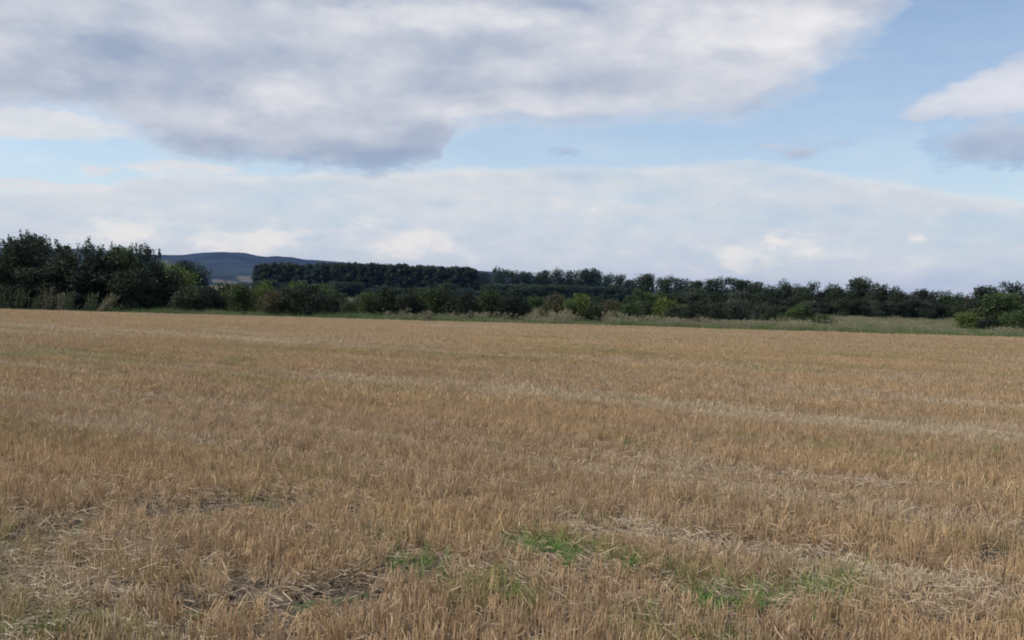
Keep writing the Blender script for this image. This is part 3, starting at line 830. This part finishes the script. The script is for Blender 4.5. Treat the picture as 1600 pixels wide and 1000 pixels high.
def crown_mesh(H, W, n, size, shape):
    """crown of leaf faces on a swarm of leafy boughs"""
    lobes = []
    if shape == 'poplar':
        for i in range(26):
            t = (i + rng.uniform()) / 26; z = H * (0.06 + 0.88 * t); rr = W * 0.5 * math.sin(math.pi * min(0.12 + t * 0.86, 1)) ** 0.28
            a = rng.uniform(0, 6.28); q = rr * 0.55 * rng.uniform(0.3, 1)
            lobes.append((q * math.cos(a), q * math.sin(a), z, rr * rng.uniform(0.45, 0.75), H * 0.075))
    elif shape == 'round':
        for i in range(38):
            t = rng.uniform(0, 1) ** 0.9; z = H * (0.10 + 0.78 * t); rr = W * 0.5 * math.sqrt(max(1 - (1.35 * (t - 0.38)) ** 2, 0.08))
            a = rng.uniform(0, 6.28); q = rr * math.sqrt(rng.uniform(0.1, 1)) * 0.72
            s = W * rng.uniform(0.15, 0.24); lobes.append((q * math.cos(a), q * math.sin(a), z, s, s * 0.85))
        lobes.append((0, 0, H * 0.45, W * 0.36, H * 0.33))
    elif shape == 'thicket':
        for i in range(34):
            t = rng.uniform(0, 1); z = H * (0.06 + 0.76 * t); rr = W * 0.5 * (1 - 0.45 * t ** 2)
            a = rng.uniform(0, 6.28); q = rr * math.sqrt(rng.uniform(0, 1)) * 0.8
            s = W * rng.uniform(0.12, 0.20); lobes.append((q * math.cos(a), q * math.sin(a), z, s, s * 1.2))
        for i in range(11):                    # upright leaders that roughen the skyline
            a = rng.uniform(0, 6.28); q = W * 0.3 * rng.uniform(0, 1); zz_ = H * rng.uniform(0.80, 0.93)
            lobes.append((q * math.cos(a), q * math.sin(a), zz_, W * 0.04, H * 0.075))
    elif shape == 'spire':
        for i in range(16):
            t = (i + 0.5) / 16; lobes.append((rng.normal() * W * 0.1, rng.normal() * W * 0.1, H * (0.1 + 0.85 * t), W * 0.5 * (1 - 0.75 * t) + 0.05, H * 0.06))
    else:                                     # bush
        for i in range(26):
            t = rng.uniform(0, 1); z = H * (0.08 + 0.72 * t); rr = W * 0.5 * math.sqrt(1 - (0.85 * t) ** 2)
            a = rng.uniform(0, 6.28); q = rr * math.sqrt(rng.uniform(0, 1)) * 0.85
            s = min(W, H * 1.3) * rng.uniform(0.13, 0.22); lobes.append((q * math.cos(a), q * math.sin(a), z, s, s * 0.9))
        lobes.append((0, 0, H * 0.42, W * 0.34, H * 0.34))
        for i in range(5 if H < 4 else 0):
            a = rng.uniform(0, 6.28); q = W * 0.32 * rng.uniform(0, 1)
            lobes.append((q * math.cos(a), q * math.sin(a), H * rng.uniform(0.84, 0.95), W * 0.045, H * 0.08))
    Lb = np.array(lobes)
    wgt = (Lb[:, 3] ** 2 * Lb[:, 4]) ** (2 / 3); wgt /= wgt.sum()
    k = rng.choice(len(Lb), n, p=wgt)
    d = rng.normal(size=(n, 3)); d /= np.linalg.norm(d, axis=1)[:, None]
    r = rng.uniform(0, 1, n) ** 0.30 * (1 + 0.13 * rng.normal(size=n))
    P = Lb[k, :3] + d * np.stack([Lb[k, 3], Lb[k, 3], Lb[k, 4]], 1) * r[:, None]
    P[:, 2] = np.clip(P[:, 2], 0.02, None)
    V, F = leaves(P, d, np.full(n, size))
    sh = np.clip(0.5 + 0.35 * (rng.uniform(0, 1, len(Lb)) - 0.5)[k] * 2 + 0.22 * rng.normal(size=n), 0, 1)
    me = D.meshes.new('crown')
    me.vertices.add(len(V)); me.vertices.foreach_set('co', V.astype(np.float32).ravel())
    me.loops.add(n * 4); me.loops.foreach_set('vertex_index', F.astype(np.int32).ravel())
    me.polygons.add(n); me.polygons.foreach_set('loop_start', np.arange(0, n * 4, 4, dtype=np.int32)); me.update(calc_edges=True)
    a = me.attributes.new('shade', 'FLOAT', 'FACE'); a.data.foreach_set('value', sh.astype(np.float32))
    me.materials.append(LM['dark'])
    return me


# real sizes of the stock kinds: height, width
KIND = {'thicket': (5.0, 3.6), 'bush': (2.1, 2.8), 'poplar': (14.0, 4.6), 'round': (9.0, 7.0), 'mid': (5.0, 5.0), 'spire': (5.2, 1.2)}
STOCK = {
    'thicket': [(crown_mesh(5.0, 3.6, 9000, 0.085, 'thicket'), trunk_mesh(5.0, 0.10, 7, 1.6)) for _ in range(4)],
    'bush': [(crown_mesh(2.1, 2.8, 5200, 0.070, 'bush'), trunk_mesh(2.1, 0.05, 6, 1.1, 0.1)) for _ in range(5)],
    'poplar': [(crown_mesh(14.0, 4.6, 3600, 0.32, 'poplar'), trunk_mesh(14.0, 0.22, 6, 2.2)) for _ in range(4)],
    'round': [(crown_mesh(9.0, 7.0, 5200, 0.22, 'round'), trunk_mesh(9.0, 0.22, 8, 3.0)) for _ in range(4)],
    'mid': [(crown_mesh(5.0, 5.0, 7500, 0.12, 'bush'), trunk_mesh(5.0, 0.12, 7, 2.0, 0.12)) for _ in range(4)],
    'spire': [(crown_mesh(5.2, 1.2, 1800, 0.075, 'spire'), trunk_mesh(5.2, 0.04, 3, 0.4))],
}
count = {k: 0 for k in STOCK}
TOPS = {}
for v in STOCK.values():
    for cm, tm in v:
        q = np.zeros(len(cm.vertices) * 3, dtype=np.float32); cm.vertices.foreach_get('co', q); TOPS[cm.name] = float(np.percentile(q[2::3], 99.9))


def tree(kind, px, top, dist, wpx, mat, label, group, name=None, cat=None):
    d = ray(px, top); X_, Y_ = d[0] * dist, dist
    H = EYE + d[2] * dist
    W = wpx / FPX * dist * math.hypot(1, d[0]) * {'round': 1.3, 'mid': 1.35, 'poplar': 1.55}.get(kind, 1.0)
    w0 = KIND[kind][1]
    i = count[kind]; count[kind] += 1
    cm, tm = STOCK[kind][i % len(STOCK[kind])]
    h0 = TOPS[cm.name]
    name = name or {'thicket': 'hedge_tree', 'bush': 'bush', 'poplar': 'poplar_tree', 'round': 'broadleaf_tree', 'mid': 'broadleaf_tree', 'spire': 'young_tree'}[kind]
    r = D.objects.new(name, None); COL.objects.link(r); r.empty_display_size = 0.3
    r.location = (X_, Y_, -0.05); r.rotation_euler = (0, 0, random.uniform(0, 6.28)); r.scale = (W / w0, W / w0, (H + 0.05) / h0)
    r['label'] = label; r['category'] = cat or ('bush' if kind == 'bush' else 'tree')
    if group: r['group'] = group
    c_ = D.objects.new('crown', cm); COL.objects.link(c_); c_.parent = r
    c_.material_slots[0].link = 'OBJECT'; c_.material_slots[0].material = LM[mat]
    t_ = D.objects.new('trunk', tm); COL.objects.link(t_); t_.parent = r
    return r


G1 = 'trees of the tall dark thicket at the field corner'
for a in [
    ('thicket', -150, 384, 71, 130, 'deep', 'dense dark tree at the outer end of the tall thicket'),
    ('thicket', -62, 382, 70, 120, 'deep', 'dark tree beside the double-topped trees, towards the outer end of the thicket'),
    ('thicket', 4, 374, 69, 90, 'dark', 'dark rounded hedge tree leaning against the first of two tall tops'),
    ('thicket', 33, 361, 71, 62, 'dark', 'tallest hedge tree in the thicket, first of its two tall tops'),
    ('thicket', 56, 363, 73, 58, 'dark', 'second of the two tall tops in the dark thicket, slightly bluish'),
    ('thicket', 88, 377, 70, 90, 'deep', 'dark hedge tree on the slope of the two tall tops'),
    ('thicket', 122, 381, 68, 88, 'deep', 'flat-topped dark hedge tree just before the thin sapling'),
    ('thicket', 160, 384, 69, 92, 'dark', 'low flat-topped tree just past the thin sapling in the thicket'),
    ('thicket', 188, 381, 71, 54, 'green', 'pointed hedge tree, third from the end of the thicket, greener top'),
    ('thicket', 206, 383, 69, 46, 'green', 'narrow green-topped tree, second from the end of the thicket'),
    ('thicket', 229, 381, 70, 62, 'dark', 'end tree of the thicket with ragged top against the hill'),
]: tree(*a, G1)
tree('spire', 137, 369, 70, 22, 'dark', 'thin young tree poking up alone above the flat thicket top', None)
for a in [
    ('thicket', 0, 412, 67, 100, 'deep', 'dark low tree under the front of the thicket, nearest its outer end'),
    ('thicket', 70, 415, 67, 100, 'deep', 'dark low tree in front of the two tall tops'),
    ('thicket', 140, 418, 67, 100, 'deep', 'dark low tree in front of the thin sapling'),
    ('thicket', 205, 418, 67, 80, 'deep', 'dark low tree at the foot of the thicket end'),
]: tree(*a, 'low dark trees filling the foot of the thicket')

for a in [
    ('mid', 250, 415, 70, 62, 'dark', 'dark rounded tree stepping down from the thicket end'),
    ('mid', 276, 409, 74, 66, 'bright', 'yellow-green rounded tree beside the end of the dark thicket'),
]: tree(*a, None)
tree('round', 297, 407, 150, 50, 'blue', 'bluish dark tree standing behind the yellow-green one, under the hill', None)
tree('round', 283, 411, 160, 40, 'blue', 'bluish dark tree half hidden behind the yellow-green rounded tree', None)

G2 = 'bushes of the low hedge along the margin'
hedge = [
    (262, 446, 70, 60, 'dark', 'dark bush at the foot of the yellow-green tree'),
    (292, 445, 73, 60, 'dark', 'dark bush below the bluish tree, edge of the low hedge'),
    (325, 446, 75, 56, 'deep', 'very dark bush where the pale hill-foot field shows above'),
    (355, 441, 77, 56, 'green', 'green-topped bush below the blue hill, before the plantation starts'),
    (380, 442, 74, 50, 'green', 'green bush just before the end of the poplar plantation'),
    (408, 438, 76, 48, 'bright', 'light green bush under the end of the poplar plantation'),
    (424, 452, 71, 46, 'olive', 'brownish bush between light green and black-green bushes'),
    (448, 448, 72, 58, 'deep', 'black-green bush, first of the two darkest before the hedge gap'),
    (488, 446, 72, 66, 'deep', 'black-green bush, largest of the dark pair before the hedge gap'),
    (518, 464, 71, 36, 'deep', 'small dark bush ending at the gap in the hedge'),
    (503, 441, 84, 50, 'green', 'lighter green bush rising behind the dark pair'),
    (462, 438, 86, 50, 'green', 'green bush rising behind the first black-green bush'),
    (548, 471, 76, 40, 'green', 'low green bush sitting in the gap of the hedge'),
    (578, 455, 75, 44, 'green', 'green bush starting the hedge again after the gap'),
    (602, 447, 75, 48, 'dark', 'peaked dark bush, second after the gap in the hedge'),
    (634, 449, 74, 54, 'deep', 'dark bush third after the hedge gap, flat topped'),
    (668, 448, 75, 54, 'green', 'green-topped bush in the middle of the second hedge stretch'),
    (700, 450, 75, 54, 'dark', 'dark bush before the middle of the second hedge stretch ends'),
    (733, 456, 72, 54, 'deep', 'darkest bush of the second hedge stretch, below the plantation end'),
    (764, 452, 75, 50, 'green', 'green bush beneath the blue gap between the plantations'),
    (792, 455, 73, 50, 'deep', 'dark bush near the end of the second hedge stretch'),
    (817, 461, 73, 34, 'dark', 'last small dark bush of the second hedge stretch'),
    (866, 459, 79, 48, 'olive', 'brownish olive bush beside the bright yellow-green bush'),
    (902, 458, 77, 54, 'bright', 'bright yellow-green bush above the pale grass'),
    (896, 470, 74, 40, 'green', 'low green bush tucked under the bright yellow-green bush'),
    (926, 468, 74, 46, 'dark', 'dark bush on the shaded side of the bright yellow-green bush'),
    (954, 467, 80, 44, 'olive', 'dull reddish-olive bush two along from the bright yellow-green one'),
    (985, 472, 76, 44, 'green', 'low green bush between the olive bush and the brighter clump'),
    (1012, 470, 77, 42, 'dark', 'dark green bush just before the second bright clump'),
    (1040, 464, 76, 50, 'bright', 'second bright green clump, above the dark low bushes'),
    (1058, 477, 73, 44, 'deep', 'low near-black bush under the second bright clump'),
    (1092, 474, 75, 54, 'deep', 'low near-black bush in the middle of the dark row'),
    (1122, 478, 73, 40, 'deep', 'low near-black bush beside the umbrella-shaped grey-green bush'),
    (1152, 466, 74, 60, 'grey', 'umbrella-shaped grey-green bush with shaded underside'),
    (1190, 474, 80, 40, 'grey', 'small grey-green bush beside the umbrella-shaped one'),
    (1212, 478, 78, 40, 'dark', 'small dark bush at the start of the tall dark row'),
    (1250, 473, 84, 50, 'green', 'mid-green bush standing out before the dark row'),
    (1290, 490, 80, 50, 'green', 'low green bush sunk in the meadow grass past the mid-green bush'),
    (1517, 487, 66, 52, 'bright', 'low yellow-green bush with black shade under it near the corner trees'),
    (1543, 496, 65, 40, 'deep', 'near-black bush between the low yellow-green bush and corner tree'),
    (1597, 483, 64, 60, 'green', 'green bush at the foot of the corner trees'),
    (1660, 480, 64, 70, 'green', 'green bush beyond the foot of the corner trees'),
]
for a in hedge: tree('bush', a[0], a[1], a[2] - (9 if a[0] > 850 else 7) * (70 < a[2] < 83), *a[3:], G2)
tree('mid', 1568, 456, 70, 62, 'green', 'leafy mid-green tree rising in front of the dark corner trees', None)

for i, p in enumerate(np.arange(575, 1215, 29)):
    tree('bush', p + random.uniform(-6, 6), 447 + 0.023 * p + random.uniform(-7, 4), 105, 62, random.choice(['dark', 'deep', 'green', 'dark']), 'dull dark bush of the back hedge, seen between the nearer bushes', 'bushes of the back hedge')
for i, p in enumerate(np.arange(232, 540, 30)):
    tree('bush', p, 449 + 0.023 * p * 0.3 + random.uniform(-4, 4), 80, 52, random.choice(['dark', 'deep', 'green']), 'dark bush filling the back of the hedge beside the thicket', 'bushes at the back of the first hedge')
# tall straight-topped poplar plantation
tp = np.array([(398, 414), (420, 411), (500, 411), (560, 411), (600, 412), (650, 414), (700, 416), (748, 419)], float)
for row, (step, dd_, off) in enumerate(((8.2, 0, 0), (8.6, 14, 4), (9.0, 28, 2))):
    p = 404 + off
    while p < 748:
        tpx = np.interp(p, tp[:, 0], tp[:, 1]) + random.choice([0, 0, 1.5, 3]) + random.uniform(-1.5, 2.0)
        dist = 470 - (p - 400) * 0.10 + dd_
        tree('poplar', p + random.uniform(-3, 3), tpx, dist, random.uniform(13, 17), random.choice(['dark', 'dark', 'blue', 'deep']),
             'end poplar of the plantation, standing clear against the blue hill' if row == 0 and p < 405 else 'last poplar of the plantation, at the step down to the pale gap' if row == 0 and p > 739.5 else
             ('dark poplar in the front row of the long straight-topped plantation', 'dark poplar in the second row of the long straight-topped plantation', 'dark poplar at the back of the long straight-topped plantation')[row],
             'poplars of the long plantation')
        p += step
# understorey along the foot of the plantation
for i, p in enumerate(np.arange(400, 760, 22)):
    tree('round', p + random.uniform(-6, 6), random.uniform(436, 448) + (p - 400) * 0.02, 440 - (p - 400) * 0.09, 34, random.choice(['dark', 'blue']), 'low rounded dark tree along the foot of the long plantation', 'understorey trees along the plantation foot')

G3 = 'tall lumpy trees between the plantation and the round trees'
for a in [
    (757, 424, 620, 24, 'blue', 'pale bluish distant tree in the gap at the plantation end'),
    (764, 427, 630, 24, 'blue', 'lower pale bluish distant tree in the gap at the plantation end'),
    (779, 417, 400, 26, 'blue', 'pointed tree just past the gap, first of the lumpy row'),
    (800, 421, 405, 30, 'dark', 'second tree of the lumpy row, past the pointed one'),
    (824, 424, 400, 28, 'blue', 'lowest tree in the lumpy row, third past the gap'),
    (848, 422, 402, 28, 'dark', 'fourth tree of the lumpy row, even topped'),
    (873, 419, 398, 26, 'blue', 'peaked tree in the middle of the lumpy row'),
    (893, 422, 404, 26, 'dark', 'tree between the peaked one and the broad one in the lumpy row'),
    (912, 420, 400, 28, 'dark', 'broad square-topped tree before the notch in the lumpy row'),
    (932, 419, 400, 22, 'blue', 'slim feathery tree with sky showing through, past the notch'),
    (950, 427, 396, 20, 'blue', 'narrow tree on the step down after the feathery one'),
    (968, 428, 392, 26, 'dark', 'rounded tree near the end of the lumpy row'),
    (984, 437, 388, 24, 'blue', 'small tree ending the lumpy row at the dip'),
    (1006, 427, 300, 34, 'dark', 'isolated round-headed tree after the dip'),
    (1042, 431, 290, 34, 'dark', 'round tree, taller of a pair past the isolated round-headed one'),
    (1062, 434, 285, 32, 'blue', 'round tree beside the taller of its pair'),
    (1083, 438, 280, 32, 'dark', 'sloping tree on the way down to the low dip'),
    (1096, 448, 270, 24, 'dark', 'lowest tree at the bottom of the dip before the broad group'),
    (1118, 433, 240, 36, 'dark', 'broad round tree, first and tallest of the broad group'),
    (1146, 433, 245, 34, 'blue', 'second round tree of the broad group'),
    (1164, 437, 240, 30, 'dark', 'third tree of the broad group, on its falling side'),
    (1182, 440, 236, 30, 'dark', 'last tree of the broad group, lowest of them'),
]: tree('round', *a, G3)
for p in list(np.arange(770, 1000, 19)):
    tree('round', p, 442 + (p - 770) * 0.03, 370 - (p - 770) * 0.15, 38, random.choice(['blue', 'dark']), 'low dark tree filling in below the lumpy row', 'low trees below the lumpy row')
for p, t_ in ((1000, 452), (1022, 454), (1048, 456), (1075, 455), (1098, 458), (1125, 456), (1150, 452), (1172, 458), (1192, 456)):
    tree('mid', p, t_, 150, 36, random.choice(['dark', 'green', 'dark', 'grey']), 'middle-distance tree between the round treetops and the bushes', 'middle-distance trees behind the bushes')

G4 = 'trees of the dense dark row beyond the meadow'
for a in [
    (1204, 446, 130, 34, 'dark', 'first tree of the dense dark row, at the low notch'),
    (1235, 437, 132, 34, 'dark', 'round-topped tree, first bump of the dense dark row'),
    (1253, 447, 128, 30, 'dark', 'lower tree between the first two bumps of the dense row'),
    (1270, 440, 130, 34, 'deep', 'second bump of the dense dark row, slightly lower'),
    (1301, 444, 132, 40, 'dark', 'flat-topped tree before the highest tree of the dense row'),
    (1322, 450, 128, 32, 'deep', 'dip in the dense row just before its highest tree'),
    (1347, 433, 138, 44, 'dark', 'highest tree of the dense dark row, peaked crown'),
    (1368, 442, 134, 34, 'dark', 'shoulder tree leaning on the highest tree'),
    (1390, 445, 130, 32, 'deep', 'small bump just past the highest tree and its shoulder'),
    (1412, 451, 128, 34, 'dark', 'level-topped tree before the little knob'),
    (1439, 451, 127, 30, 'deep', 'little dark knob in the level part of the dense row'),
    (1463, 454, 126, 34, 'dark', 'level-topped tree past the little knob'),
    (1489, 455, 125, 32, 'green', 'greener-topped tree near the low end of the dense row'),
    (1512, 459, 126, 30, 'olive', 'lowest, brownish tree at the end of the dense row'),
    (1543, 446, 95, 44, 'deep', 'first dark corner tree, rising from the low end of the dense row'),
    (1580, 440, 92, 56, 'deep', 'tallest dark corner tree with ragged top'),
    (1622, 446, 92, 56, 'dark', 'dark corner tree beyond the tallest ragged one'),
    (1680, 446, 92, 70, 'dark', 'outermost dark corner tree'),
    (1740, 450, 92, 70, 'dark', 'far outer dark tree beyond the corner'),
]: tree('mid', *a, G4)
for i, p in enumerate(np.arange(1205, 1540, 20)):
    tree('mid', p, 464 + (p - 1200) * 0.025 + random.uniform(-4, 4), 120, 34, random.choice(['deep', 'dark', 'deep', 'grey']), 'dark lower tree along the front foot of the dense row', 'lower trees along the front of the dense row')

# tall weeds and reeds in the margin before the thicket
mw, bw = material('weed_stalk', 0.8); lk(xmix(attr('shade'), (0.12, 0.125, 0.07), (0.28, 0.25, 0.16)), bw.inputs['Base Color'])
mw2, bw2 = material('weed_leaf_green', 0.8); lk(xmix(attr('shade'), (0.07, 0.10, 0.045), (0.14, 0.17, 0.08)), bw2.inputs['Base Color'])


def weed(px, top, base, dist, wpx, lean, tan, label):
    d = ray(px, top); H = EYE + d[2] * dist; W = wpx / FPX * dist
    r = D.objects.new('tall_weed', None); COL.objects.link(r); r.location = (ray(px, top)[0] * dist - lean * 0.6, dist, -0.05)
    r['label'] = label; r['category'] = 'weed'; r['group'] = 'tall weeds along the margin'
    n = 46
    b = np.stack([rng.normal(0, W * 0.16, n), rng.normal(0, W * 0.16, n), np.zeros(n)], 1)
    dr = dirs(n, 0.12); dr[:, 0] += lean / H; L = H * rng.uniform(0.45, 0.92, n)
    V, F, ids = ribbons(b, dr, L, np.full(n, 0.022), rng.uniform(0, 0.12, n), 3, 0.4)
    mesh_obj('stalk', V, F, mw if tan else mw2, r, fattrs={'shade': rng.uniform(0, 1, n)[ids]})
    q = 260; k = rng.integers(0, n, q); t = rng.uniform(0.15, 0.95, q)
    V, F, ids = ribbons(b[k] + dr[k] * (L[k] * t)[:, None], dirs(q, 0.9), rng.uniform(0.12, 0.35, q) * (0.6 + W * 0.3), rng.uniform(0.02, 0.045, q), rng.uniform(0.2, 0.8, q), 2, 0.2)
    mesh_obj('leaf_blade', V, F, mw if tan else mw2, r, fattrs={'shade': rng.uniform(0, 1, q)[ids]})
    q = 240; k = rng.integers(0, n // 2, q)
    dr2 = dirs(q, 0.35); dr2[:, 0] += lean / H
    V, F, ids = ribbons(b[k] + dr[k] * (L[k] * rng.uniform(0.85, 1.05, q))[:, None], dr2, rng.uniform(0.06, 0.18, q), rng.uniform(0.018, 0.035, q), rng.uniform(0.1, 0.5, q), 1, 0.4)
    mesh_obj('seed_head', V, F, mw if tan else mw2, r, fattrs={'shade': rng.uniform(0.5, 1, q)[ids]})


for a in [
    (4, 446, 483, 65.5, 26, 0.0, False, 'dull upright weed clump furthest out in front of the thicket'),
    (30, 446, 483, 65.5, 34, 0.5, False, 'broad weed clump whose plumes bow over in front of the tall tops'),
    (58, 458, 483, 65, 26, 0.2, False, 'short brownish weed clump between the bowed one and the pale one'),
    (77, 447, 483, 65, 26, 0.1, True, 'upright pale weed clump with broad feathery top'),
    (96, 451, 483, 64.5, 18, 0.0, True, 'slim pale weed standing upright in the middle of the group'),
    (109, 453, 483, 64.5, 18, 0.0, False, 'slim greener weed beside the slim pale one'),
    (146, 455, 483, 64.5, 28, 0.0, False, 'broad green weed clump just before the leaning tan one'),
    (172, 455, 483, 64, 24, 1.1, True, 'tan weed clump leaning over strongly at the thicket end'),
    (668, 484, 500, 58.5, 24, 0.0, True, 'pale bushy weed tuft at the field edge below the second hedge stretch'),
]: weed(*a)
